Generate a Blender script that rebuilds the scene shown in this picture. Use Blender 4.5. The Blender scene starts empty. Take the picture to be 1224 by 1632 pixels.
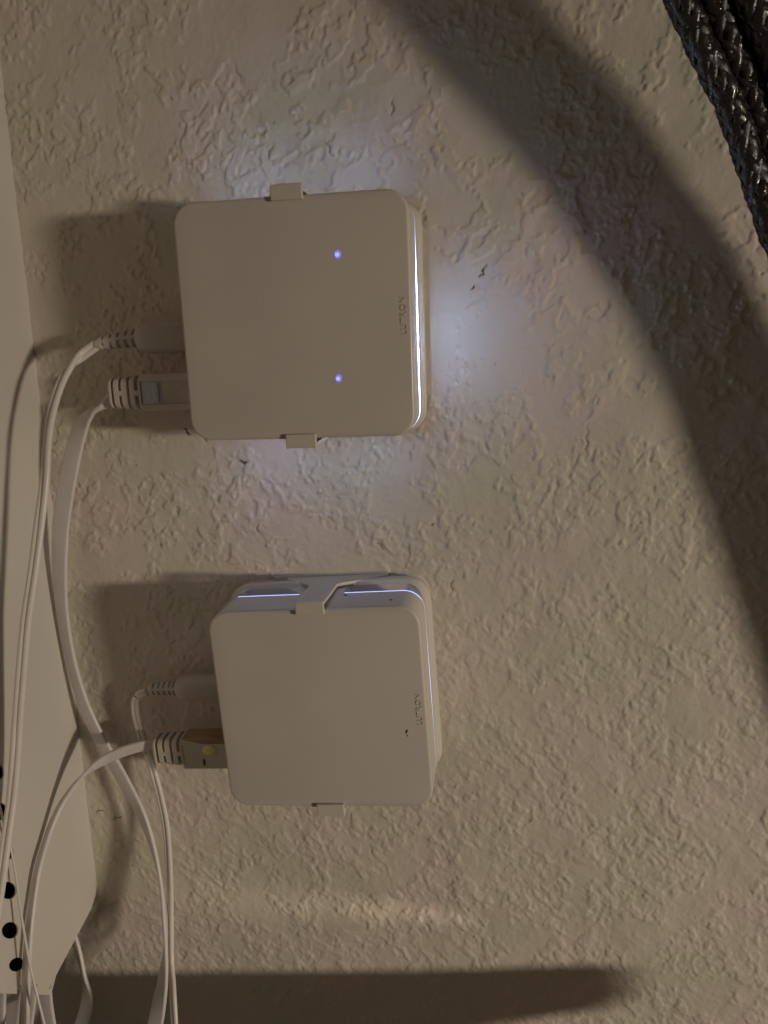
import bpy, bmesh, math, random
import numpy as np
from mathutils import Matrix, Vector
# All lengths below are millimetres in the wall's frame: x right, y up, z out of the wall.
random.seed(4); rng = np.random.default_rng(7)
sc = bpy.context.scene
COL = sc.collection
def W(p): return Vector((p[0]/1000, -p[2]/1000, p[1]/1000))
M3 = Matrix(((1,0,0),(0,0,-1),(0,1,0)))

# ---------------------------------------------------------------- camera, world, lamp, exposure
cam = bpy.data.cameras.new('camera'); co = bpy.data.objects.new('camera', cam); COL.objects.link(co)
cam.sensor_fit = 'VERTICAL'; cam.sensor_height = 36; cam.lens = 1220/1632*36
cam.clip_start = 0.01; cam.clip_end = 50
CR = Matrix(((0.989951, 0.009172, 0.14111), (-0.03796, 0.978502, 0.202711), (-0.136218, -0.206031, 0.969018)))
co.matrix_world = Matrix.Translation(W((57.34,-10.42,260.10))) @ (M3 @ CR).to_4x4()
sc.camera = co
w = bpy.data.worlds.new('World'); sc.world = w; w.use_nodes = True
bg = w.node_tree.nodes['Background']; bg.inputs[0].default_value = (1.0,.82,.64,1); bg.inputs[1].default_value = .062
L = bpy.data.lights.new('room_lamp', 'AREA'); lo = bpy.data.objects.new('room_lamp', L); COL.objects.link(lo)
L.shape = 'ELLIPSE'; L.size = .15; L.size_y = .06; L.energy = 1.0; L.spread = math.radians(62); L.color = (1,.885,.725)
LP = W((1175,-73,700)); lo.location = LP
zv = (LP - W((50,-210,0))).normalized(); xv = Vector((0,0,1)).cross(zv).normalized(); yv = zv.cross(xv)
lo.matrix_world = Matrix.Translation(LP) @ Matrix((xv,yv,zv)).transposed().to_4x4()
# added lamp below the picture, imitating a reflected streak on the lower wall
L2 = bpy.data.lights.new('added_streak_lamp', 'AREA'); l2 = bpy.data.objects.new('added_streak_lamp', L2); COL.objects.link(l2)
L2.shape = 'RECTANGLE'; L2.size = .068; L2.size_y = .003; L2.energy = .00062; L2.color = (1,.86,.62); L2.spread = math.radians(11)
l2.location = W((74,-247,46)); z2 = (l2.location - W((-44,-224,0))).normalized(); y2 = (Vector((0,0,1)) - z2*z2.z).normalized(); x2 = y2.cross(z2); R2 = Matrix.Rotation(math.radians(22), 3, z2); x2 = R2 @ x2; y2 = R2 @ y2
l2.matrix_world = Matrix.Translation(l2.location) @ Matrix((x2,y2,z2)).transposed().to_4x4()
sc.view_settings.view_transform = 'Standard'; sc.view_settings.look = 'None'
sc.view_settings.exposure = 0; sc.view_settings.gamma = 1
sc.cycles.max_bounces = 8
sc.cycles.use_denoising = True
sc.cycles.blur_glossy = .05

# ---------------------------------------------------------------- materials
def mat(name, col, rough=.5, bump=None, mottle=.0, spec=.5, coat=0, trans=0, mscale=60):
    m = bpy.data.materials.new(name); m.use_nodes = True; nt = m.node_tree; N = nt.nodes; b = N['Principled BSDF']
    b.inputs['Roughness'].default_value = rough; b.inputs['Specular IOR Level'].default_value = spec
    b.inputs['Coat Weight'].default_value = coat; b.inputs['Transmission Weight'].default_value = trans
    b.inputs['Base Color'].default_value = (*col,1)
    tc = N.new('ShaderNodeTexCoord')
    if mottle:
        n = N.new('ShaderNodeTexNoise'); n.inputs['Scale'].default_value = mscale; n.inputs['Detail'].default_value = 5
        nt.links.new(tc.outputs['Object'], n.inputs['Vector'])
        r = N.new('ShaderNodeValToRGB'); r.color_ramp.elements[0].position = .3; r.color_ramp.elements[1].position = .7
        r.color_ramp.elements[0].color = (*[c*(1-mottle) for c in col],1); r.color_ramp.elements[1].color = (*[min(1,c*(1+mottle)) for c in col],1)
        nt.links.new(n.outputs['Fac'], r.inputs['Fac']); nt.links.new(r.outputs[0], b.inputs['Base Color'])
    if bump:
        n2 = N.new('ShaderNodeTexNoise'); n2.inputs['Scale'].default_value = bump[0]; n2.inputs['Detail'].default_value = 4
        nt.links.new(tc.outputs['Object'], n2.inputs['Vector'])
        bp = N.new('ShaderNodeBump'); bp.inputs['Strength'].default_value = bump[1]; bp.inputs['Distance'].default_value = bump[2]
        nt.links.new(n2.outputs['Fac'], bp.inputs['Height']); nt.links.new(bp.outputs[0], b.inputs['Normal'])
    return m
def emis(name, col, s, attr=None):
    m = bpy.data.materials.new(name); m.use_nodes = True; nt = m.node_tree; N = nt.nodes; b = N['Principled BSDF']
    b.inputs['Base Color'].default_value = (.75,.78,.85,1); b.inputs['Roughness'].default_value = .3
    b.inputs['Emission Color'].default_value = (*col,1); b.inputs['Emission Strength'].default_value = s
    if attr:
        a = N.new('ShaderNodeAttribute'); a.attribute_name = attr
        mu = N.new('ShaderNodeMath'); mu.operation = 'MULTIPLY'; mu.inputs[1].default_value = s
        nt.links.new(a.outputs['Fac'], mu.inputs[0]); nt.links.new(mu.outputs[0], b.inputs['Emission Strength'])
    return m
def sheen(m, scale, lo, hi, p0=.35, p1=.65):
    nt = m.node_tree; N = nt.nodes; n = N.new('ShaderNodeTexNoise'); n.inputs['Scale'].default_value = scale; n.inputs['Detail'].default_value = 3
    tc = N.new('ShaderNodeTexCoord'); q = N.new('ShaderNodeMapRange'); q.inputs['From Min'].default_value = p0; q.inputs['From Max'].default_value = p1
    q.inputs['To Min'].default_value = lo; q.inputs['To Max'].default_value = hi
    nt.links.new(tc.outputs['Object'], n.inputs['Vector']); nt.links.new(n.outputs['Fac'], q.inputs['Value']); nt.links.new(q.outputs[0], N['Principled BSDF'].inputs['Roughness'])
M = {}
M['hub'] = mat('hub_white_plastic', (.56,.51,.455), .26, (9000,.05,.0001), .012, mscale=25)
M['hubface'] = mat('hub_satin_front', (.53,.475,.42), .42, (7000,.10,.0001), .035, mscale=24)
sheen(M['hubface'], 30, .26, .52)
M['bracket'] = mat('bracket_plastic', (.56,.505,.43), .35)
M['groove'] = mat('notch_shade', (.40,.36,.32), .5)  # darker tone stands in for shade in the clip notches
M['cable'] = mat('white_cable_jacket', (.66,.60,.54), .36, None, .03, mscale=90)
M['flat'] = mat('flat_cable_jacket', (.62,.57,.55), .42, (3000,.15,.0002), .04, mscale=120)
M['boot'] = mat('boot_rubber', (.50,.45,.39), .45, None, .04)
M['plug'] = mat('power_plug_plastic', (.46,.41,.36), .4)
M['clear'] = mat('clear_plug_plastic', (.50,.44,.38), .15, None, .1, mscale=150, coat=.3)
M['amber'] = mat('amber_plug_plastic', (.27,.19,.10), .12, None, .2, mscale=150, coat=.4)
M['yellow'] = mat('yellow_plug_key', (.72,.62,.30), .25)
M['glimmer'] = mat('blue_glimmer_latch', (.45,.46,.54), .15, coat=.3)  # bluish glimmer of light put into the latch colour
M['box'] = mat('box_white_plastic', (.575,.53,.465), .45, (2500,.08,.0002), .015, mscale=15)
M['dotcore'] = emis('violet_core', (.36,.36,1.0), .85)
M['blocker'] = mat('blocker_plastic', (.5,.45,.38), .3)  # for the unseen slab added to cast the low shadow
M['dark'] = mat('hole_shade', (.07,.045,.03), .6)  # dark tone stands in for shade inside the box holes and plug slot
M['mark'] = mat('dark_chip', (.03,.02,.018), .7)
M['braid'] = mat('dark_glossy_braid', (.012,.008,.005), .4, (1800,.4,.0004), .6, spec=.85, mscale=300)
sheen(M['braid'], 300, .45, .05, .46, .58)
M['core'] = mat('dark_cord_core', (.006,.005,.004), .6)
M['led_bright'] = emis('bright_light_bar', (.36,.54,1.0), 172, 'glow')
M['led_dim'] = emis('dim_light_bar', (.36,.48,1.0), 2.0, 'glow')
M['dot'] = emis('violet_indicator', (.25,.22,1.0), .72)
M['dot'].node_tree.nodes['Principled BSDF'].inputs['Base Color'].default_value = (.12,.1,.3,1)

def wall_material():
    m = bpy.data.materials.new('painted_textured_plaster'); m.use_nodes = True; nt = m.node_tree; N = nt.nodes; b = N['Principled BSDF']
    b.inputs['Roughness'].default_value = .62; b.inputs['Specular IOR Level'].default_value = .35
    tc = N.new('ShaderNodeTexCoord')
    n = N.new('ShaderNodeTexNoise'); n.inputs['Scale'].default_value = 22; n.inputs['Detail'].default_value = 6
    r = N.new('ShaderNodeValToRGB'); r.color_ramp.elements[0].position = .34; r.color_ramp.elements[1].position = .66
    r.color_ramp.elements[0].color = (.54,.505,.395,1); r.color_ramp.elements[1].color = (.60,.505,.445,1)
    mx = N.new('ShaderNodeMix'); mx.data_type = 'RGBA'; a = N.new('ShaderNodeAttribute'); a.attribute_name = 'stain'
    n2 = N.new('ShaderNodeTexNoise'); n2.inputs['Scale'].default_value = 2200; n2.inputs['Detail'].default_value = 3
    n3 = N.new('ShaderNodeTexNoise'); n3.inputs['Scale'].default_value = 700; n3.inputs['Detail'].default_value = 3
    ad = N.new('ShaderNodeMath'); ad.operation = 'ADD'
    bp = N.new('ShaderNodeBump'); bp.inputs['Strength'].default_value = .5; bp.inputs['Distance'].default_value = .00016
    lk = nt.links.new
    for q in (n,n2,n3): lk(tc.outputs['Object'], q.inputs['Vector'])
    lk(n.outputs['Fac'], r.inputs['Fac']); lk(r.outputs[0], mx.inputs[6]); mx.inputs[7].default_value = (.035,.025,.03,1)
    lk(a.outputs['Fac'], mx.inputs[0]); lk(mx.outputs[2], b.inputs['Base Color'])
    lk(n2.outputs['Fac'], ad.inputs[0]); lk(n3.outputs['Fac'], ad.inputs[1]); lk(ad.outputs[0], bp.inputs['Height']); lk(bp.outputs[0], b.inputs['Normal'])
    return m
M['wall'] = wall_material()

# ---------------------------------------------------------------- object helpers
def tag(o, label=None, cat=None, group=None, kind=None):
    for k, v in (('label',label),('category',cat),('group',group),('kind',kind)):
        if v: o[k] = v
    return o
def empty(name, p, rz=0, **k):
    o = bpy.data.objects.new(name, None); COL.objects.link(o); o.empty_display_size = .01
    # rz turns in the plane of the wall
    o.matrix_world = Matrix.Translation(W(p)) @ Matrix.Rotation(-rz, 4, 'Y')
    return tag(o, **k)
def mesh(name, V, F, m, parent=None, smooth=True, org=None, angle=40, mi=None):
    """V in wall mm; org = origin in wall mm (or the parent's frame when parented)"""
    me = bpy.data.meshes.new(name); org = org or (0,0,0)
    me.from_pydata([W((v[0]-org[0], v[1]-org[1], v[2]-org[2])) for v in V], [], F)
    ms = m if isinstance(m, (list,tuple)) else [m]
    for q in ms: me.materials.append(q)
    if mi is not None: me.polygons.foreach_set('material_index', mi)
    bm = bmesh.new(); bm.from_mesh(me); bmesh.ops.remove_doubles(bm, verts=bm.verts, dist=1e-7); bmesh.ops.recalc_face_normals(bm, faces=bm.faces)
    if smooth:
        for f in bm.faces: f.smooth = True
        for e in bm.edges:
            if len(e.link_faces) == 2 and e.calc_face_angle(0) > math.radians(angle): e.smooth = False
    bm.to_mesh(me); bm.free()
    o = bpy.data.objects.new(name, me); COL.objects.link(o)
    if parent: o.parent = parent
    o.location = W(org)
    return o
def loft(rings, cap=True, V=None, F=None):
    V = [] if V is None else V; F = [] if F is None else F
    n = len(rings[0]); b = len(V)
    for r in rings: V.extend(r)
    for i in range(len(rings)-1):
        for j in range(n):
            k = (j+1) % n
            F.append((b+i*n+j, b+i*n+k, b+(i+1)*n+k, b+(i+1)*n+j))
    if cap:
        F.append(tuple(b+j for j in range(n))[::-1]); F.append(tuple(b+(len(rings)-1)*n+j for j in range(n)))
    return V, F
def rsq(hw, hh, r, n=8, sub=0):
    """rounded rectangle, counter-clockwise from the right of the bottom-right corner; returns (point, outward normal)"""
    out = []
    for (cx, cy, a0) in ((hw-r,-hh+r,-90),(hw-r,hh-r,0),(-hw+r,hh-r,90),(-hw+r,-hh+r,180)):
        for i in range(n+1):
            a = math.radians(a0 + 90*i/n); out.append((cx+r*math.cos(a), cy+r*math.sin(a), math.cos(a), math.sin(a)))
    if sub:
        res = []
        for i, p in enumerate(out):
            q = out[(i+1) % len(out)]; d = math.hypot(q[0]-p[0], q[1]-p[1]); k = max(1, int(d/sub)) if d > .9 else 1
            for j in range(k): res.append(tuple(p[c]+(q[c]-p[c])*j/k for c in range(4)))
        out = res
    return out
def bevel_box(name, x0,x1,y0,y1,z0,z1, m, parent, b=.6, r=None):
    r = r if r is not None else b
    cx,cy = (x0+x1)/2,(y0+y1)/2; hw,hh = (x1-x0)/2,(y1-y0)/2
    rings = []
    for z, ins in ((z0,b),(z0+b*.3,b*.3),(z0+b,0),(z1-b,0),(z1-b*.3,b*.3),(z1,b)):
        rr = max(r-ins, .05); rings.append([(cx+p[0], cy+p[1], z) for p in rsq(hw-ins, hh-ins, rr, 4)])
    V,F = loft(rings); return mesh(name, V, F, m, parent, angle=18)
def poly_prism(name, pts, d0, d1, ax, m, parent, bev=.3):
    """pts in the plane across axis ax ('x','y','z'), extruded d0..d1"""
    def mk(a,b,d): return {'y':(a,d,b),'x':(d,a,b),'z':(a,b,d)}[ax]
    c = (sum(p[0] for p in pts)/len(pts), sum(p[1] for p in pts)/len(pts))
    def ins(k): 
        out=[]
        for p in pts:
            dx,dy=p[0]-c[0],p[1]-c[1]; l=math.hypot(dx,dy) or 1; out.append((p[0]-dx/l*k,p[1]-dy/l*k))
        return out
    s = 1 if d1>d0 else -1
    rings = [[mk(*p,d0) for p in ins(bev)],[mk(*p,d0+s*bev) for p in pts],[mk(*p,d1-s*bev) for p in pts],[mk(*p,d1) for p in ins(bev)]]
    V,F = loft(rings); return mesh(name, V, F, m, parent, smooth=False)

def spline(P, per=10):
    P = [np.array(p, float) for p in P]; out = []
    Q = [2*P[0]-P[1]] + P + [2*P[-1]-P[-2]]
    for i in range(1, len(Q)-2):
        for t in np.linspace(0,1,per,endpoint=False):
            a,b,c,d = Q[i-1],Q[i],Q[i+1],Q[i+2]
            out.append(.5*((2*b)+(-a+c)*t+(2*a-5*b+4*c-d)*t*t+(-a+3*b-3*c+d)*t**3))
    out.append(P[-1]); return out
def sweep(name, ctrl, section, m, parent=None, per=10, org=None):
    """ctrl rows: x,y,z, wx,wy,wz (width direction), scale of width; section = closed list (a along width, b across)"""
    pts = spline(ctrl, per); rings = []
    for i, q in enumerate(pts):
        p = q[:3]; t = pts[min(i+1,len(pts)-1)][:3] - pts[max(i-1,0)][:3]; t /= np.linalg.norm(t)
        wv = q[3:6] - t*np.dot(q[3:6], t); wv /= np.linalg.norm(wv); n = np.cross(t, wv); s = q[6]
        rings.append([tuple(p + wv*a*s + n*b) for a,b in section])
    V,F = loft(rings); return mesh(name, V, F, m, parent, org=org, angle=60)
def flat_sec(w, t):
    return [(p[0],p[1]) for p in rsq(w/2, t/2, t*.46, 4)]
def twin_sec(r, sep):
    out=[]
    th = math.acos(min(1, sep/2/r))+.12
    for i in range(15): a=-math.pi+th+ (2*math.pi-2*th)*i/14; out.append((sep/2+r*math.cos(a), r*math.sin(a)))
    for i in range(15): a=th+ (2*math.pi-2*th)*i/14; out.append((-sep/2+r*math.cos(a), r*math.sin(a)))
    return out
def round_sec(r, n=12): return [(r*math.cos(2*math.pi*i/n), r*math.sin(2*math.pi*i/n)) for i in range(n)]

# ---------------------------------------------------------------- the wall: real knock-down relief
def field(nx, ny, lx, ly, d, ang=0, seed=0, width=.35):
    g = np.random.default_rng(seed).standard_normal((ny,nx))
    fx = np.fft.fftfreq(nx, d)[None,:]; fy = np.fft.fftfreq(ny, d)[:,None]
    c,s = math.cos(ang), math.sin(ang); u = (fx*c+fy*s)*lx; v = (-fx*s+fy*c)*ly
    k = np.sqrt(u*u+v*v); H = np.exp(-((k-1)**2)/(2*width**2)); H[0,0]=0
    f = np.fft.ifft2(np.fft.fft2(g)*H).real; return f/f.std()
def frac(nx, ny, d, seed, lmin, lmax, beta, asp, ang):
    g = np.random.default_rng(seed).standard_normal((ny,nx))
    fx = np.fft.fftfreq(nx, d)[None,:]; fy = np.fft.fftfreq(ny, d)[:,None]; c,s = math.cos(ang), math.sin(ang)
    k = np.sqrt(((fx*c+fy*s)*asp)**2 + (-fx*s+fy*c)**2) + 1e-9
    H = k**(-beta)*np.exp(-(k*lmin)**4)*(1-np.exp(-(k*lmax)**4)); H[0,0]=0
    f = np.fft.ifft2(np.fft.fft2(g)*H).real; return f/f.std()
def sm(x,a,b): t=np.clip((x-a)/(b-a),0,1); return t*t*(3-2*t)
def build_wall():
    d = .45; x = np.arange(-175,178,d); y = np.arange(-312,122,d); nx,ny = len(x),len(y)
    X,Y = np.meshgrid(x,y)
    fine = sm(-Y + X*.35, 40, 200)             # smaller stipple lower on the wall, broad trowelled splats above
    F1 = frac(nx,ny,d,2,1.25,14,1.5,1.3,.9); F2 = frac(nx,ny,d,3,1.6,11,1.45,1.7,-.95); F3 = frac(nx,ny,d,4,1.4,6,1.1,1.4,-1.0); LO = frac(nx,ny,d,5,14,80,1.2,1,0)
    M1 = frac(nx,ny,d,6,7,60,1.3,1.1,.5); M2 = frac(nx,ny,d,7,7,40,1.2,1.3,-.8)
    def knock(f, a, w): return np.tanh((f-a)/w)*.5+.5
    rough = .10+.90*sm(M1, -.7, .05); rough2 = .3+.7*sm(M2, -1.0, -.1)
    lip = np.exp(-((F1-.35)/.22)**2)
    A = (.35*knock(F1,.3,.085) + .11*lip*(F3>-.3) + .16*knock(F2,.5,.10) + .045*F3)*rough + .06*knock(F1,-.5,.2)
    B = (.30*knock(F2,.25,.15) + .07*knock(F3,.4,.22) + .20*knock(F1,.4,.12) + .03*F3)*rough2 + .05*knock(F1,-.3,.2)
    H = A*(1-fine)*.93 + B*fine*.80 + .16*LO
    st = np.zeros_like(H)
    H += .012*field(nx,ny,1.3,1.3,d,0,10)
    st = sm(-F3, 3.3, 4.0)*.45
    for (mx,my,l,wd,an,dp) in MARKS:
        c,s = math.cos(an),math.sin(an); u=(X-mx)*c+(Y-my)*s; v=-(X-mx)*s+(Y-my)*c
        v = v + .35*np.sin(u*1.7+mx)
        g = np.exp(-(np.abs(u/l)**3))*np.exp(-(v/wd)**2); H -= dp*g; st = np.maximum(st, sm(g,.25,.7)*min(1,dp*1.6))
    # coarse skirt beyond the picture
    x2 = np.r_[[-900,-500,-300,-220], x, [200,260,400,700,1100]]; y2 = np.r_[[-1100,-700,-450,-350], y, [140,200,350,600]]
    Hp = np.zeros((len(y2),len(x2))); Hp[4:4+ny,4:4+nx]=H; S2 = np.zeros_like(Hp); S2[4:4+ny,4:4+nx]=st
    XX,YY = np.meshgrid(x2,y2); co_ = np.stack([XX/1000, -Hp/1000, YY/1000],-1).reshape(-1,3).astype(np.float32)
    NX,NY = len(x2),len(y2); i = np.arange((NX-1)*(NY-1)); r=i//(NX-1); c=i%(NX-1); a=r*NX+c
    F = np.stack([a,a+1,a+NX+1,a+NX],-1).astype(np.int32)
    me = bpy.data.meshes.new('wall'); me.vertices.add(len(co_)); me.vertices.foreach_set('co', co_.ravel())
    me.loops.add(F.size); me.loops.foreach_set('vertex_index', F.ravel()); me.polygons.add(len(F))
    me.polygons.foreach_set('loop_start', np.arange(0,F.size,4,dtype=np.int32)); me.polygons.foreach_set('use_smooth', np.ones(len(F),bool))
    me.update(calc_edges=True)
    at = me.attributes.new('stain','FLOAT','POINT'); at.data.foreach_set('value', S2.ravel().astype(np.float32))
    me.materials.append(M['wall']); o = bpy.data.objects.new('wall', me); COL.objects.link(o)
    tag(o, 'cream painted wall with a rough knocked down plaster texture behind the two hubs', 'wall', kind='structure')
MARKS = []
for p, l, wd, an, dp in (((55.1,14.8,0.0),2.0,.33,1.25,.8),((54.0,12.9,0.0),.8,.28,.3,.6),((51.4,9.5,0.0),1.0,.28,1.1,.7),((-30.2,-46.2,0.0),1.7,.6,-.15,.6),((27.2,65.1,0.0),2.6,.3,1.5,.45),
     ((-26.7,-70.6,0.0),1.8,.35,1.6,.45),((17.6,-77.1,0.0),1.9,.3,-.8,.4),((6.3,54.4,0.0),3.2,.3,-1.1,.4),((-22.1,78.9,0.0),3.5,.3,-1.2,.35),((42.6,-91.3,0.0),2.4,.35,1.5,.35),((88.3,-42.9,0.0),7,.35,1.55,.3),
     ((-101.9,-187.5,0.0),2.2,.3,.3,.45),((-94.1,-190.2,0.0),2.4,.3,.45,.45),((-13.4,55.5,0.0),2.5,.3,1.1,.35),((36.5,-69.9,0.0),.5,.4,.4,.5),((-43.7,-37.8,0.0),1.2,.4,-.6,.4),((-50.2,-35.0,0.0),1.8,.45,-.8,.6)):
    MARKS.append((p[0],p[1],l,wd,an,dp))
build_wall()

# ---------------------------------------------------------------- hubs (local frame: x right, y up, z out; 70 mm square)
HS = 34.8; HR = 6.6
def recess(px, py, z):
    """1 where the light groove is cut"""
    if not (9.7 < z < 17.5): return 0
    t = min(1, max(0, (z-10)/7.5))
    f = 0
    if py > HS-.2 or py < -HS+.2:
        gap = 14-7*t; gp = 8
        if px < 0: f = min(1, max(0, (-px-gap)/.5)) * min(1, max(0, (px+28+3*t)/.5))
        else: f = min(1, max(0, (px-gp)/.5))
    elif px > 0: f = 1
    side = px > HS-HR
    lo = 9.7 + (5.2*min(1, max(0,(px-HS+HR)/HR)**1.5) if side else 0)
    return f * min(1, max(0, (z-lo)/.8))
def hub(name, p, rz, label, led, dots):
    root = empty(name, p, rz, label=label, cat='smart home hub', group='white hubs held in brackets on the wall')
    prof = [(1.0,2.2),(1.1,1.0),(1.8,.1),(2.6,-.6),(4,-1.0),(7.6,-1.35),(8.4,-1.3),(9.0,-.9),(9.4,-.2),(9.7,.0),*[(10.0+.4*q,0) for q in range(20)],(18.1,0),(18.16,0),(18.6,.0),(24,.05),(30,.1),(32.6,.12)]
    base = rsq(HS,HS,HR,10,sub=.6); rings=[]
    for z, ins in prof:
        ring=[]
        for x,y,nx,ny in base:
            k = ins + 2.3*recess(x,y,z); ring.append((x-nx*k, y-ny*k, z))
        rings.append(ring)
    V,F = loft(rings); mesh('body', V, F, M['hub'], root, angle=35)
    cap = [(32.66,.55),(32.8,.12),(33.2,.1),(33.6,.22),(33.9,.5),(34.0,.95)]
    V,F = loft([[(x-nx*i, y-ny*i, z) for x,y,nx,ny in rsq(HS,HS,HR,10)] for z,i in cap]); fr = mesh('front_cover', V, F, M['hubface'], root, angle=50)
    # light bars in the groove
    def bar(sel, nm, amp):
        idx = [q for q in base if sel(*q)]
        V=[];F=[];G=[]; cs=[(18.12,.4),(18.1,-.035),(17.6,-.035),(17.56,.4)]
        for x,y,nx,ny in idx:
            for z,i in cs: V.append((x-nx*i, y-ny*i, z)); G.append(amp(x,y))
        n=len(cs)
        for a in range(len(idx)-1):
            for b in range(n):
                c=(b+1)%n; F.append((a*n+b,a*n+c,(a+1)*n+c,(a+1)*n+b))
        F.append(tuple(range(n))); F.append(tuple((len(idx)-1)*n+b for b in range(n)))
        me = bpy.data.meshes.new(nm); me.from_pydata([W(v) for v in V],[],F); me.materials.append(led[0])
        at = me.attributes.new('glow','FLOAT','POINT'); at.data.foreach_set('value', G)
        bm=bmesh.new(); bm.from_mesh(me); bmesh.ops.recalc_face_normals(bm,faces=bm.faces); bm.to_mesh(me); bm.free()
        o = bpy.data.objects.new(nm, me); COL.objects.link(o); o.parent = root
    bar(lambda x,y,a,b: y>HS-.3 and -30.8<x<-7.2, 'light_bar', led[1])
    bar(lambda x,y,a,b: y<-HS+.3 and -30.8<x<-7.2, 'light_bar', led[1])
    # the long bar wraps top right, right side and bottom right
    tr = [q for q in base if (q[0]>8.2 or q[0]>HS-.5)]
    st = min(range(len(base)), key=lambda i: (base[i][0]-8.2)**2+(base[i][1]+HS)**2)
    base2 = base[st:]+base[:st]; keep=[]
    for q in base2:
        keep.append(q)
        if q[1]>HS-.3 and q[0]<8.6: break
    sv = base; 
    base = keep
    bar(lambda *q: True, 'light_bar', led[1])
    base = sv
    for dx,dy in dots:
        V,F = loft([[(dx+r*math.cos(a)*.92,dy+r*math.sin(a)*1.05,z) for a in [2*math.pi*i/20 for i in range(20)]] for z,r in ((33.8,1.12),(34.04,1.12),(34.12,.8))]); dt = mesh('indicator_light', V, F, M['dot'], root); V,F = loft([[(dx-.15+r*math.cos(a),dy-.1+r*math.sin(a),z) for a in [2*math.pi*i/16 for i in range(16)]] for z,r in ((34.05,.62),(34.14,.62),(34.17,.4))]); mesh('core', V, F, M['dotcore'], dt)
    # raised maker's lettering, reading upwards beside the right edge
    cu = bpy.data.curves.new('lettering','FONT'); cu.body='LUTRON'; cu.size=2.55/1000; cu.extrude=.00014; cu.space_character=1.12; cu.align_x='CENTER'; cu.offset=.00003
    to = bpy.data.objects.new('lettering', cu); COL.objects.link(to); bpy.context.view_layer.update()
    me = bpy.data.meshes.new_from_object(to.evaluated_get(bpy.context.evaluated_depsgraph_get())); bpy.data.objects.remove(to)
    me.materials.clear(); me.materials.append(M['hubface'])
    o = bpy.data.objects.new('lettering', me); COL.objects.link(o); o.parent = fr
    # glyph x -> up, glyph y -> left, glyph z -> out
    o.matrix_local = Matrix.Translation(W((33.2,0,34.03))) @ (M3 @ Matrix(((0,-1,0),(1,0,0),(0,0,1)))).to_4x4()
    return root, fr
def g1(x,y):
    if x > HS-HR-1: return .001+1.0*math.exp(-((y+6)/14)**2)
    return .62*math.exp(-((abs(x)-17)/9)**2)+.003 if y>0 else .6*math.exp(-((abs(x)-17)/9)**2)+.02
def g2(x,y):
    if x > HS-1: return .12+.8*math.exp(-((y-3)/13)**2)
    return .9 if y>0 else .5
h1, f1 = hub('smart_hub', (0,0,0), 0, 'upper white hub with two violet dots lit and a bluish glow around it', (M['led_bright'], g1), ((13.9,17.9),(12.4,-17.1)))
h2, f2 = hub('smart_hub', (1.02,-123.86,0), 0.0445, 'lower white hub with a dark chip on its front and no dots lit', (M['led_dim'], g2), ())
def chip(parent, pts, z, ax='z'):
    if ax=='z': V=[(x,y,z) for x,y in pts]+[(x,y,z-.2) for x,y in pts]
    else: V=[(x,z,y) for x,y in pts]+[(x,z-.2,y) for x,y in pts]
    n=len(pts); F=[tuple(range(n)),tuple(range(n,2*n))[::-1]]+[(i,(i+1)%n,n+(i+1)%n,n+i) for i in range(n)]
    return mesh('chip', V, F, M['mark'], parent, smooth=False)
chip(f2, [(27.5,-7.2),(27.9,-6.9),(28.2,-7.3),(27.9,-7.8),(27.6,-8.5),(27.2,-8.2)], 34.03)
chip(f2, [(27.7,-8.8),(28.1,-9.0),(28.0,-9.4),(27.6,-9.3)], 34.03)
chip(f2.parent, [(8.2,19.8),(9.6,20.2),(9.4,21.2),(8.4,21.0)], HS+.02, 'y')
chip(f2.parent, [(20.6,19.2),(21.2,19.3),(21.1,19.8),(20.6,19.7)], HS+.02, 'y')
chip(f2.parent, [(24.6,26.6),(25.6,26.7),(25.5,27.4),(24.7,27.3)], HS-.0, 'y')

# brackets: back plate, two arms with hooks over the front edge
def bracket(p, rz, label):
    root = empty('wall_bracket', p, rz, label=label, cat='bracket', group='white plastic wall brackets')
    V,F = loft([[(x-nx*i, y-ny*i, z) for x,y,nx,ny in rsq(35.4,35.4,7,8)] for z,i in ((-.3,.3),(.0,.1),(.8,.1),(1.0,.5))]); mesh('back_plate', V, F, M['bracket'], root)
    for s in (1,-1):
        y0, y1 = s*36.0, s*37.2
        pts = [(-16,.4),(21,.4),(21,2.6),(4.7,12.5),(4.7,33.9),(-4.7,33.9),(-5.2,12.5),(-16,2.6)]
        V=[];F=[]
        for y in (y0,y1):
            V += [(x, y - s*(1.1 if z < 12 else .75 if z < 13 else 0), z) for x,z in pts]
        n=len(pts)
        for a in ((0,1,2,7),(2,3,6,7),(3,4,5,6)): F += [tuple(a), tuple(n+i for i in a)[::-1]]
        F += [(i,(i+1)%n,n+(i+1)%n,n+i) for i in range(n)]
        arm = mesh('arm', V, F, M['bracket'], root, smooth=False)
        bv = arm.modifiers.new('bevel','BEVEL'); bv.width=.00025; bv.segments=2; bv.limit_method='ANGLE'
        # foot joining arm to the back plate
        ya,yb = sorted((s*34.2, s*36.6)); bevel_box('foot', -21,21, ya,yb, -.3,1.2, M['bracket'], root, .2)
        ya,yb = sorted((s*33.3, s*37.6)); hk = bevel_box('hook', -4.6,4.8, ya,yb, 34.02,35.3, M['bracket'], root, .35)
        ya,yb = sorted((s*33.5, s*36.1)); bevel_box('catch_shadow_gap', -6.6,-4.75, ya,yb-.9 if s>0 else yb, 33.9,34.06, M['dark'], root, .03) if False else None
    return root
bracket((0,0,0), 0, 'white bracket whose two small clips hook over the upper hub')
bracket((1.02,-123.86,0), 0.0445, 'white bracket with a bent arm showing above the lower hub')
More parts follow.
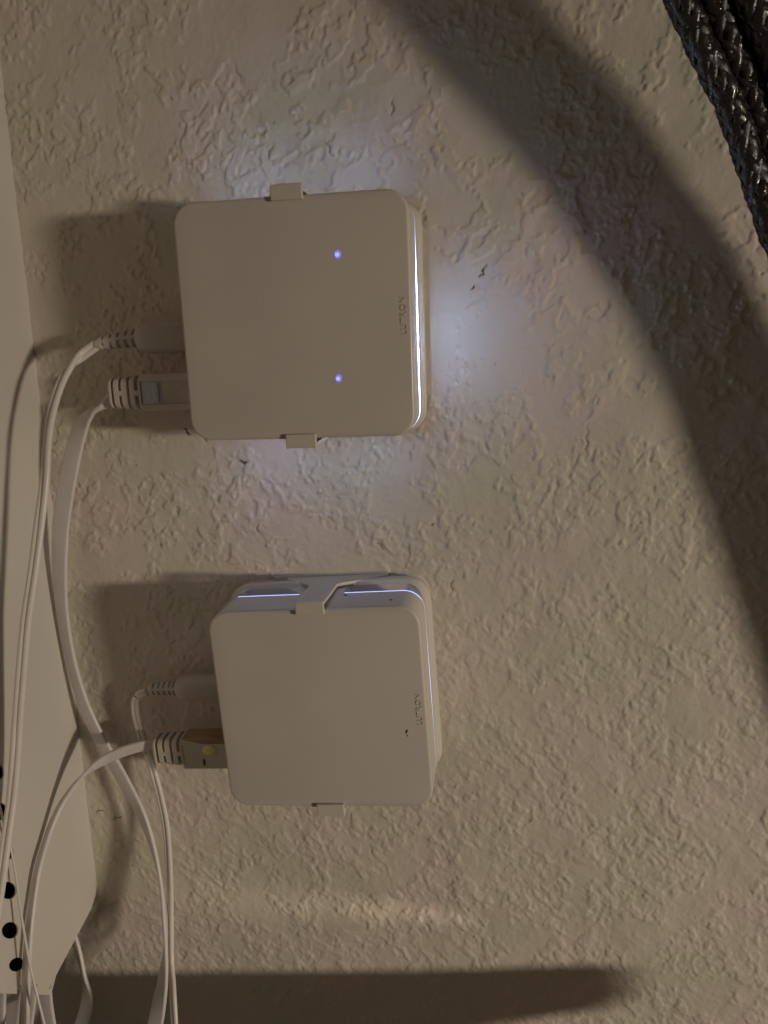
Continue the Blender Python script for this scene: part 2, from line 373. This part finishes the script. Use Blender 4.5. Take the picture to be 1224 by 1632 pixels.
# notch left of each hook: a darker patch, its shade put into the colour
for fr in (f1, f2):
    for s in (1,-1):
        V=[(-6.9,s*34.75,34.03),(-4.6,s*34.75,34.03),(-4.6,s*33.2,34.03),(-5.6,s*33.3,34.03),(-6.4,s*33.9,34.03)]
        V2=[(x,y,33.5) for x,y,z in V]; n=5
        mesh('notch', V+V2, [tuple(range(n)),tuple(range(n,2*n))[::-1]]+[(i,(i+1)%n,n+(i+1)%n,n+i) for i in range(n)], M['groove'] if s<0 else M['groove'], fr, smooth=False)

# ---------------------------------------------------------------- plugs (local frame: +x runs into the hub)
def slotted(name, x0, x1, hy0, hz0, hy1, hz1, grooves, m, parent, yc, zc, dy=0, dz=0, depth=1.0, r=.45):
    """lofted grip; grooves = list of (x, halfwidth, split?)"""
    xs = set(np.linspace(x0,x1,12).tolist())
    for g,hw,sp in grooves:
        for e in (-hw-.12,-hw+.05,hw-.05,hw+.12): xs.add(g+e)
    xs = sorted(x for x in xs if x0<=x<=x1); rings=[]
    for x in xs:
        t=(x-x0)/(x1-x0); hy=hy0+(hy1-hy0)*t; hz=hz0+(hz1-hz0)*t; e = 1-max(0,(.9-(x-x0)))*.35
        hy*=e; hz*=e; ring=[]
        for py,pz,ny,nz in rsq(hy1,hz1,hz1*.62,6,sub=.4):
            py*=hy/hy1; pz*=hz/hz1; k=0
            for g,hw,sp in grooves:
                if abs(x-g)<=hw-.02:
                    if sp and abs(py)<.75*hy*.28: k=0
                    else: k=depth
            ring.append((x, yc+dy*(1-t)+py-ny*k, zc+dz*(1-t)+pz-nz*k))
        rings.append(ring)
    n0=len(rings[0]); rings=[q for q in rings if len(q)==n0]
    V,F=loft(rings); return mesh(name,V,F,m,parent,angle=30)
def barrel(name, x0, x1, r0, r1, ribs, m, parent, yc, zc, dy, dz, split=True):
    xs=set(np.linspace(x0,x1,10).tolist())
    for g,hw in ribs:
        for e in (-hw-.1,-hw+.05,hw-.05,hw+.1): xs.add(g+e)
    rings=[]
    for x in sorted(xs):
        t=(x-x0)/(x1-x0); r=r0+(r1-r0)*t; r*=1-max(0,(.5-(x-x0)))*.5; ring=[]
        for i in range(32):
            a=2*math.pi*i/32; k=0
            for g,hw in ribs:
                if abs(x-g)<=hw-.02: k = 0 if (split and (abs(math.sin(a-.25))<.25)) else .8
            ring.append((x, yc+dy*(1-t)**1.5+(r-k)*math.sin(a), zc+dz*(1-t)+(r-k)*math.cos(a)*.85))
        rings.append(ring)
    V,F=loft(rings); return mesh(name,V,F,m,parent,angle=30)
def loc2wall(p, c, a):
    ca,sa=math.cos(a),math.sin(a); return (c[0]+p[0]*ca-p[1]*sa, c[1]+p[0]*sa+p[1]*ca, p[2])
C1=((0,0,0),0.0); C2=((1.02,-123.86,0),0.0445)

def power(cc, yc, tail, xb, ribs, label, body_h, rows, zc):
    root = empty('power_cable', cc[0], cc[1], label=label, cat='cable', group='white power cables of the hubs')
    # plug shell
    rings=[]
    for x,hy,hz in ((xb,body_h*.62,3.0),(xb+.5,body_h*.78,3.5),(xb+2.5,body_h*.95,4.2),(xb+5,body_h,4.4),(-36,body_h,4.4),(-35.6,body_h*.9,4.2)):
        rings.append([(x,yc+p[0],zc+p[1]) for p in rsq(hy,hz,min(hy,hz)*.9,6)])
    V,F=loft(rings); mesh('plug',V,F,M['plug'],root)
    barrel('strain_relief', tail[0], xb+.1, 2.1, body_h*.6, ribs, M['boot'], root, yc, zc, tail[1]-yc, tail[2]-zc)
    inv = lambda q: (loc2wall((q[0]-cc[0][0], q[1]-cc[0][1], q[2]), (0,0,0), -cc[1]))
    ctrl=[]
    for q,wd in rows:
        if len(q)==4: q=q[:3]; 
        l=q if wd=='local' else inv(q); ctrl.append(l)
    return root, inv
def ethernet(cc, yc, zc, xt, label, amber=False):
    root = empty('ethernet_cable', cc[0], cc[1], label=label, cat='cable', group='flat white network cables of the hubs')
    g=[(xt+2.2,.5,False),(xt+4.9,.55,True),(xt+7.8,.6,False),(xt+10.8,.55,True)]
    slotted('boot', xt, xt+12.3, 4.9,4.3, 5.7,4.6, g, M['boot'], root, yc, zc, depth=1.3)
    pl = bevel_box('plug', xt+12.1,-31, yc-5.7,yc+5.7, zc-4.2,zc+4.0, M['amber'] if amber else M['clear'], root, .4)
    if amber:
        # grey shell of the boot reaching over the lower half, yellow key in the upper half
        V,F = loft([[(x,yc+y,z) for x,y in ((xt+12.0,-5.9),(-33,-5.9),(-33,3.4+dd),(xt+20.2,3.6+dd),(xt+12.0,5.6+dd))] for z,dd in ((zc-4.4,0),(zc+4.0,0),(zc+4.35,-.25))]); mesh('shell',V,F,M['boot'],root,smooth=False)
        V,F = loft([[(xt+22.6+2.5*s*math.cos(a), yc+1.5+1.75*s*math.sin(a), z) for a in [2*math.pi*i/20 for i in range(20)]] for z,s in ((zc+4.0,1),(zc+4.9,1),(zc+5.2,.8))]); mesh('latch',V,F,M['yellow'],pl)
        V,F = loft([[(xt+20.0+.5*s*math.cos(a), yc-3.4+1.4*s*math.sin(a), z) for a in [2*math.pi*i/12 for i in range(12)]] for z,s in ((zc+4.2,1),(zc+4.42,1))]); mesh('slot',V,F,M['dark'],pl)  # slot is a dark patch, its shade put into the colour
    else:
        bevel_box('side_rail', xt+12.3,-33, yc-6.0,yc-3.9, zc-4,zc+4.6, M['boot'], root, .3)
        bevel_box('side_rail', xt+12.3,-33, yc+3.4,yc+6.0, zc-4,zc+4.3, M['boot'], root, .3)
        V,F = loft([[(x,yc+y,z) for x,y in ((xt+12.6,-3.8),(xt+19.6,-3.6),(xt+19.2,3.3),(xt+12.6,3.3))] for z in (zc+3.9,zc+4.2)]); mesh('latch',V,F,M['glimmer'],pl,smooth=False)
        bevel_box('latch_lip', xt+16.6,xt+18.6, yc-3.4,yc+3.2, zc+4.1,zc+4.9, M['glimmer'], pl, .35)
    inv = lambda q: loc2wall((q[0]-cc[0][0], q[1]-cc[0][1], q[2]), (0,0,0), -cc[1])
    return root, inv
def cordpath(rows, inv, ang=0):
    """rows: ((x,y,z) wall mm, width direction, width scale)"""
    return [(*inv(p), *w_, s) for p,w_,s in rows]

# upper power cable
rt, inv = power(C1, -2.4, (-73.6,-3.8,14), -59.2, [(-70.6,.45),(-67.9,.45),(-65.2,.45),(-62.5,.45),(-60.0,.45)], 'white twin cord from the upper plug of the upper hub, running over the white box', 5.2, [], 12)
sweep('cord', cordpath([((-70,-3.6,14),(0,1,0),.9),((-73,-4.0,14),(0,1,0),1.0),((-77.9,-7.2,15.5),(.3,1,0),1),((-80.7,-10.9,19.0),(.8,.6,0),1),((-82.9,-16.8,23.0),(1,.4,0),1),((-84.2,-24.6,27.0),(1,.2,.3),1),((-84.5,-33.4,31.0),(.9,.1,.6),1),((-85.0,-46.6,35.0),(1,0,.35),1),((-87.1,-60.8,38.0),(1,0,0),1),
 ((-89.1,-74.6,41.0),(1,0,0),1),((-91.7,-89.4,44.0),(1,0,0),1),((-94.2,-104.8,46.0),(1,0,-.1),1),((-96.7,-121.4,48.0),(1,0,-.1),1),((-98.1,-133.8,50.0),(1,0,-.2),1),((-99.5,-147.9,53.0),(1,0,0),1),((-100.5,-161.7,58.0),(1,0,0),1),((-101.4,-175.3,63.0),(1,0,0),1),((-103.0,-189.8,68.0),(1,0,0),1),((-104.3,-206.8,75.0),(1,0,0),1),((-107.6,-231.8,85.0),(1,0,0),1)], inv), twin_sec(.98,1.75), M['cable'], rt, 8)
# lower power cable, looping behind the network plug
rt, inv = power(C2, -2.3, (-71.2,-2.6,9), -60.0, [(-69.2,.4),(-67.0,.4),(-64.8,.4),(-62.6,.4),(-60.9,.3)], 'white twin cord looping down from the shaded upper plug of the lower hub', 4.9, [], 9)
sweep('cord', cordpath([((-71.3,-130.8,9.0),(0,1,0),1),((-74.2,-131.9,9.0),(.3,1,0),1),((-76.2,-134.5,9.0),(1,.2,0),1),((-76.7,-139.1,9.0),(1,.1,0),1),((-76.3,-145.2,8.5),(1,0,0),1),((-74.6,-152.7,8.5),(1,0,0),1),((-72.4,-162.3,9.0),(1,0,0),1),((-70.0,-173.5,10.0),(1,0,.2),1),((-68.4,-186.1,11.0),(1,0,.3),1),
 ((-68.0,-203.8,13.0),(1,0,.5),1),((-67.9,-220.8,16.0),(1,0,.8),1),((-67.5,-237.0,20.0),(.8,0,1),1),((-64.3,-246.1,28.0),(1,0,.6),1),((-62.3,-259.4,34.0),(1,0,.4),1),((-62.7,-283.4,38.0),(1,0,.4),1)], inv), twin_sec(.85,1.55), M['cable'], rt, 8)
# upper network cable
rt, inv = ethernet(C1, -20.1, 14, -69.6, 'broad flat white cable running down the wall from the ribbed plug of the upper hub')
FS = flat_sec(6.7,1.5)
sweep('cord', cordpath([((-66,-20.6,13),(0,.2,1),.8),((-69.8,-20.8,13),(0,.2,1),.8),((-73.7,-24.5,13.0),(.2,.2,1),.85),((-78.1,-26.4,12.5),(.8,-.1,.9),.9),((-82.6,-30.4,12.0),(1,.0,.45),1),((-86.3,-37.7,12.0),(1,.1,.2),1),((-90.7,-49.8,12.0),(1,.1,.1),1),((-95.3,-64.5,11.5),(1,0,.1),1),((-98.5,-80.9,11.0),(1,0,.25),1),
 ((-100.7,-98.2,9.5),(1,0,.35),.9),((-101.1,-116.1,8.0),(1,.1,.45),.9),((-100.0,-131.9,6.5),(1,.2,.4),.9),((-97.1,-145.9,5.5),(1,.3,.3),.92),((-92.0,-157.1,6.0),(1,.3,.3),.92),((-84.7,-170.0,8.0),(1,.3,.3),.92),((-78.3,-181.9,10.0),(1,.2,.6),.92),((-74.0,-195.3,12.0),(1,.1,1.1),.95),((-70.9,-207.9,15.0),(.8,0,1.6),.95),((-69.2,-219.2,18.0),(.5,0,1.8),.95),
 ((-68.2,-229.6,22.0),(.7,0,1.6),.95),((-68.5,-240.0,26.0),(1,0,1),1),((-70.4,-251.3,29.0),(1,0,.4),1),((-74.1,-266.7,31.0),(1,0,.1),1),((-81.0,-292.6,32.0),(1,0,0),1)], inv), FS, M['flat'], rt, 8)
# lower network cable
rt, inv = ethernet(C2, -23.8, 14, -69.6, 'flat white cable bowing left from the amber plug of the lower hub', True)
sweep('cord', cordpath([((-64.2,-150.1,14.0),(0,1,.3),.62),((-67.5,-149.4,14.0),(0,1,.3),.62),((-72.7,-149.6,15.0),(.1,1,.3),.66),((-79.9,-151.6,16.0),(.3,1,.3),.68),((-87.8,-155.2,17.0),(.5,1,.4),.68),((-94.7,-160.1,20.0),(.8,.7,.5),.64),((-99.7,-166.3,24.5),(1,.5,.8),.62),((-102.3,-172.2,29.0),(1,.3,.8),.62),((-103.2,-178.4,34.6),(1,.3,.8),.62),
 ((-103.2,-184.3,40.3),(1,.1,.8),.62),((-103.4,-192.2,44.8),(1,.1,.6),.62),((-103.2,-201.0,49.3),(1,0,.6),.62),((-103.0,-212.3,53.6),(1,0,.5),.62),((-102.9,-223.8,57.5),(1,0,.5),.62),((-100.0,-233.5,65.0),(1,0,.5),.62),((-100.4,-255.9,70.0),(1,0,.5),.62)], inv), FS, M['flat'], rt, 8)

# ---------------------------------------------------------------- white box standing out from the wall at the left
def white_box():
    root = empty('perforated_box', (-104.4,0,0), -.0, label='white plastic box with a row of round holes along the left edge', cat='box')
    root.rotation_euler[1] = .0
    tilt = .0115
    X = lambda y: tilt*y
    outl = [(-1,200),(-1,-220),(1.5,-225),(6,-228.5),(33.5,-235),(37.8,-239.5),(63,-214.5),(130,-172),(130,200)]      # (z, y)
    cu = bpy.data.curves.new('side_panel','CURVE'); cu.dimensions='2D'; cu.fill_mode='BOTH'; cu.extrude=.0003; cu.bevel_depth=.0001; cu.bevel_resolution=1
    def sp(pts):
        s = cu.splines.new('POLY'); s.points.add(len(pts)-1); s.use_cyclic_u=True
        for q,(a,b) in zip(s.points, pts): q.co=(a/1000,b/1000,0,1)
    sp(outl)
    for hz,hy,ra,rb in HOLES: sp([(hz+ra*math.cos(2*math.pi*i/28)+.9*math.sin(2*math.pi*i/28), hy+.85*ra*math.cos(2*math.pi*i/28)-.85*rb*math.sin(2*math.pi*i/28)) for i in range(28)])
    to = bpy.data.objects.new('x', cu); COL.objects.link(to); bpy.context.view_layer.update()
    me = bpy.data.meshes.new_from_object(to.evaluated_get(bpy.context.evaluated_depsgraph_get())); bpy.data.objects.remove(to)
    # curve x -> wall z, curve y -> wall y, curve z -> wall x
    for v in me.vertices:
        a,b,c = v.co*1000; v.co = W((c-.5+X(b), b, a))
    me.flip_normals() if False else None
    me.materials.clear(); me.materials.append(M['box']); o = bpy.data.objects.new('side_panel', me); COL.objects.link(o); o.parent = root
    bm=bmesh.new(); bm.from_mesh(me); bmesh.ops.recalc_face_normals(bm,faces=bm.faces); bm.to_mesh(me); bm.free()
    # rim, and a dark liner added so the holes read as shaded
    V=[];F=[];n=len(outl)
    for x in (-1.0,-42): V += [(x+X(b),b,a) for a,b in outl]
    F = [(i,(i+1)%n,n+(i+1)%n,n+i) for i in range(n)]+[tuple(n+i for i in range(n))]
    mesh('shell', V, F, M['box'], root, smooth=False)
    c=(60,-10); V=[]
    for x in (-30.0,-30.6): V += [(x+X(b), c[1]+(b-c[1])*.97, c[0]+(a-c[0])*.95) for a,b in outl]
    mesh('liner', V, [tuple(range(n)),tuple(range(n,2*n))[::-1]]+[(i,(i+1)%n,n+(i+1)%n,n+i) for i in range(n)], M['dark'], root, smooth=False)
HOLES = [(54.0,-198.0,4.1,3.1),(52.2,-183.9,4.1,3.2),(50.9,-170.0,4.1,3.2),(53.2,-212.3,3.9,2.5),(50.6,-155.0,4.1,3.2),(50.0,-140.5,4.1,3.2)]
white_box()

# ---------------------------------------------------------------- loose cables at the lower left
def loose(name, rows, sec, m, label, per=8):
    p0 = rows[0][0]
    o = sweep(name, [(*p,*w_,s) for p,w_,s in rows], sec, m, None, per, org=p0)
    return tag(o, label, 'cable')
loose('thin_wire', [((-105.5,-148.8,52.0),(1,0,0),1),((-103.9,-157.8,53.0),(1,0,0),1),((-102.9,-164.7,53.0),(1,0,0),1),((-102.4,-175.1,53.0),(1,0,0),1),((-101.9,-185.5,54.0),(1,0,0),1),((-101.1,-195.5,55.0),(1,0,0),1),((-99.2,-208.9,57.0),(1,0,0),1),((-95.9,-218.2,60.0),(1,0,0),1),((-92.9,-233.4,62.0),(1,0,0),1),((-90.7,-256.6,64.0),(1,0,0),1)], round_sec(.42,8), M['cable'], 'very thin white wire running past the round holes of the white box')
loose('flat_cable', [((-120.9,-228.7,4.0),(1,0,.2),.6),((-118.3,-239.0,5.0),(1,0,.3),.6),((-115.0,-248.2,7.0),(1,0,.5),.6),((-112.5,-257.4,9.0),(1,0,.9),.6),((-111.0,-266.9,11.0),(1,.1,.2),.8),((-113.6,-276.9,12.0),(1,.3,.1),.9),((-118.5,-288.9,13.0),(1,.3,.1),.9),((-127.6,-312.7,14.0),(1,.3,.1),.9)], FS, M['flat'], 'flat white cable coming out from behind the cut corner of the white box')
for px, wd, zz, lb in ((3,.42,58,'narrow white cable under the white box, nearest the left edge'),(20,.78,52,'white flat cable under the white box, left of the bowed network cable'),(50,.4,50,'narrow white cable under the white box, just right of the bowed cable'),(76,.9,44,'wide white flat cable under the tip of the white box, leaning right')):
    lean = {3:0,20:-4,50:-10,76:14}[px]
    r = []
    a = {3:[(-108.2,-214.3,60.0),(-111.3,-224.1,58.0),(-113.7,-235.6,57.0),(-118.0,-258.3,56.0)],20:[(-108.6,-220.0,54.0),(-111.0,-228.9,53.0),(-114.2,-240.8,52.0),(-119.3,-264.0,51.0)],50:[(-104.3,-223.4,50.0),(-106.9,-232.5,49.0),(-110.5,-244.5,48.0),(-116.5,-268.2,47.0)],76:[(-109.4,-235.2,38.0),(-110.6,-244.5,37.0),(-111.3,-256.8,36.0),(-112.1,-281.1,35.0)]}[px]
    loose('flat_cable', [(q,(1,0,.1),wd) for q in a], FS, M['flat'], lb)

# ---------------------------------------------------------------- dark braided cords hanging at the upper right
def cord(center, R, label, seed, hand=1):
    pts = spline(center, 12)
    s = np.r_[0, np.cumsum([np.linalg.norm(pts[i+1]-pts[i]) for i in range(len(pts)-1)])]; P = np.array(pts)
    step = 1.1; S = np.arange(0, s[-1], step); Q = np.stack([np.interp(S, s, P[:,k]) for k in range(3)],-1)
    T = np.gradient(Q, axis=0); T /= np.linalg.norm(T,axis=1)[:,None]
    A = np.cross(T, [0,0,1.0]); A /= np.linalg.norm(A,axis=1)[:,None]; B = np.cross(T, A)
    V=[];F=[];mi=[]
    ring=[[tuple(Q[i]+(R-1.15)*(A[i]*math.cos(a)+B[i]*math.sin(a))) for a in [2*math.pi*j/10 for j in range(10)]] for i in range(0,len(Q),2)]
    loft(ring, True, V, F); mi += [1]*len(F)
    pitch = 30.; nS = 6; rg = random.Random(seed)
    for h in (1,-1):
        for k in range(nS):
            ph0 = 2*math.pi*k/nS; hair = rg.uniform(-.22,.22); rings=[]
            wv = rg.uniform(.7,1.15)
            for i in range(len(Q)):
                th = ph0 + h*2*math.pi*S[i]/pitch + hair
                lift = .30*math.cos(nS*(S[i]/pitch*2*math.pi)+ (0 if h>0 else math.pi) + k*math.pi)
                r = R-.62+lift + .06*math.sin(S[i]*.7+k)
                n = A[i]*math.cos(th)+B[i]*math.sin(th); tt = -A[i]*math.sin(th)+B[i]*math.cos(th)
                d = T[i] + tt*h*2*math.pi*r/pitch; d/=np.linalg.norm(d); side=np.cross(d,n)
                c = Q[i]+n*r
                rings.append([tuple(c+side*1.45*wv*math.cos(a)+n*.55*math.sin(a)) for a in [2*math.pi*j/7 for j in range(7)]])
            f0=len(F); loft(rings, True, V, F); mi += [0]*(len(F)-f0)
    o = mesh('braided_cord', V, F, [M['braid'],M['core']], None, org=tuple(center[0][:3]), mi=mi, angle=80)
    tag(o, label, 'cord', 'dark braided cords hanging in a bundle')
EDGE = [(83.0,112.4,49.0),(89.6,96.1,45.0),(95.6,81.3,41.0),(100.4,73.3,39.0),(107.5,60.9,36.0),(115.8,47.8,33.0),(122.8,33.4,30.0),(128.7,19.6,29.0),(132.9,11.4,28.0),(146,-9,28),(160,-38,28),(171,-67,28),(183,-99,28),(196,-137,28),(212,-190,28)]
LAB = ['dark glossy braided cord hanging nearest the wall shadow, leftmost of the bundle','dark glossy braided cord, second from the left in the hanging bundle','dark braided cord entering only the top right corner, third in the bundle','dark braided cord fourth in the bundle, past the right edge', 'dark braided cord at the far right of the bundle, outside the picture']
for i in range(4):
    c=[]
    for j,e in enumerate(EDGE):
        a=EDGE[max(j-1,0)]; b=EDGE[min(j+1,len(EDGE)-1)]; t=np.array([b[0]-a[0],b[1]-a[1]],float); t/=np.linalg.norm(t); n=np.array([-t[1],t[0]])
        n = n if n[0]>0 else -n
        off = 3.6+[0,7.3,14.7,22.7][i] + [0,.4,.8,.5][i]*math.sin((j-2)*.9+i)
        c.append((e[0]+n[0]*off, e[1]+n[1]*off, e[2]+[0,-2.2,1.5,-1,2][i]+.8*math.sin((j-2)*.7+i*2)))
    cord(c, [3.7,4.1,4.1,3.9,4.1][i], LAB[i], 10+i)

# ---------------------------------------------------------------- unseen blocker added under the picture, its outline worked back from the broad shadow
def add_blocker():
    z0,z1 = 55,63
    S = [(-120.0,-265.4,0.0),(9.2,-253.4,0.0),(94.9,-243.3,0.0),(107.4,-243.1,0.0),(108.7,-255.1,0.0),(98.1,-262.9,0.0),(71.2,-269.6,0.0),(37.6,-281.4,0.0),(-3.4,-301.3,0.0),(-119.1,-334.5,0.0)]
    Lp=(1175,-73,700); k=z0/700
    pts=[(s[0]+(Lp[0]-s[0])*k, s[1]+(Lp[1]-s[1])*k) for s in S]
    root = empty('shadow_blocker', (pts[0][0],pts[0][1],z0), label='pale plastic tray added unseen below the picture to throw the broad low shadow', cat='blocker')
    o = root.location
    V=[];F=[];n=len(pts)
    for z in (z0,z1): V += [(p[0]-pts[0][0],p[1]-pts[0][1],z-z0) for p in pts]
    F=[tuple(range(n))[::-1],tuple(n+i for i in range(n))]+[(i,(i+1)%n,n+(i+1)%n,n+i) for i in range(n)]
    mesh('blocker', V, F, M['blocker'], root, smooth=False)
add_blocker()
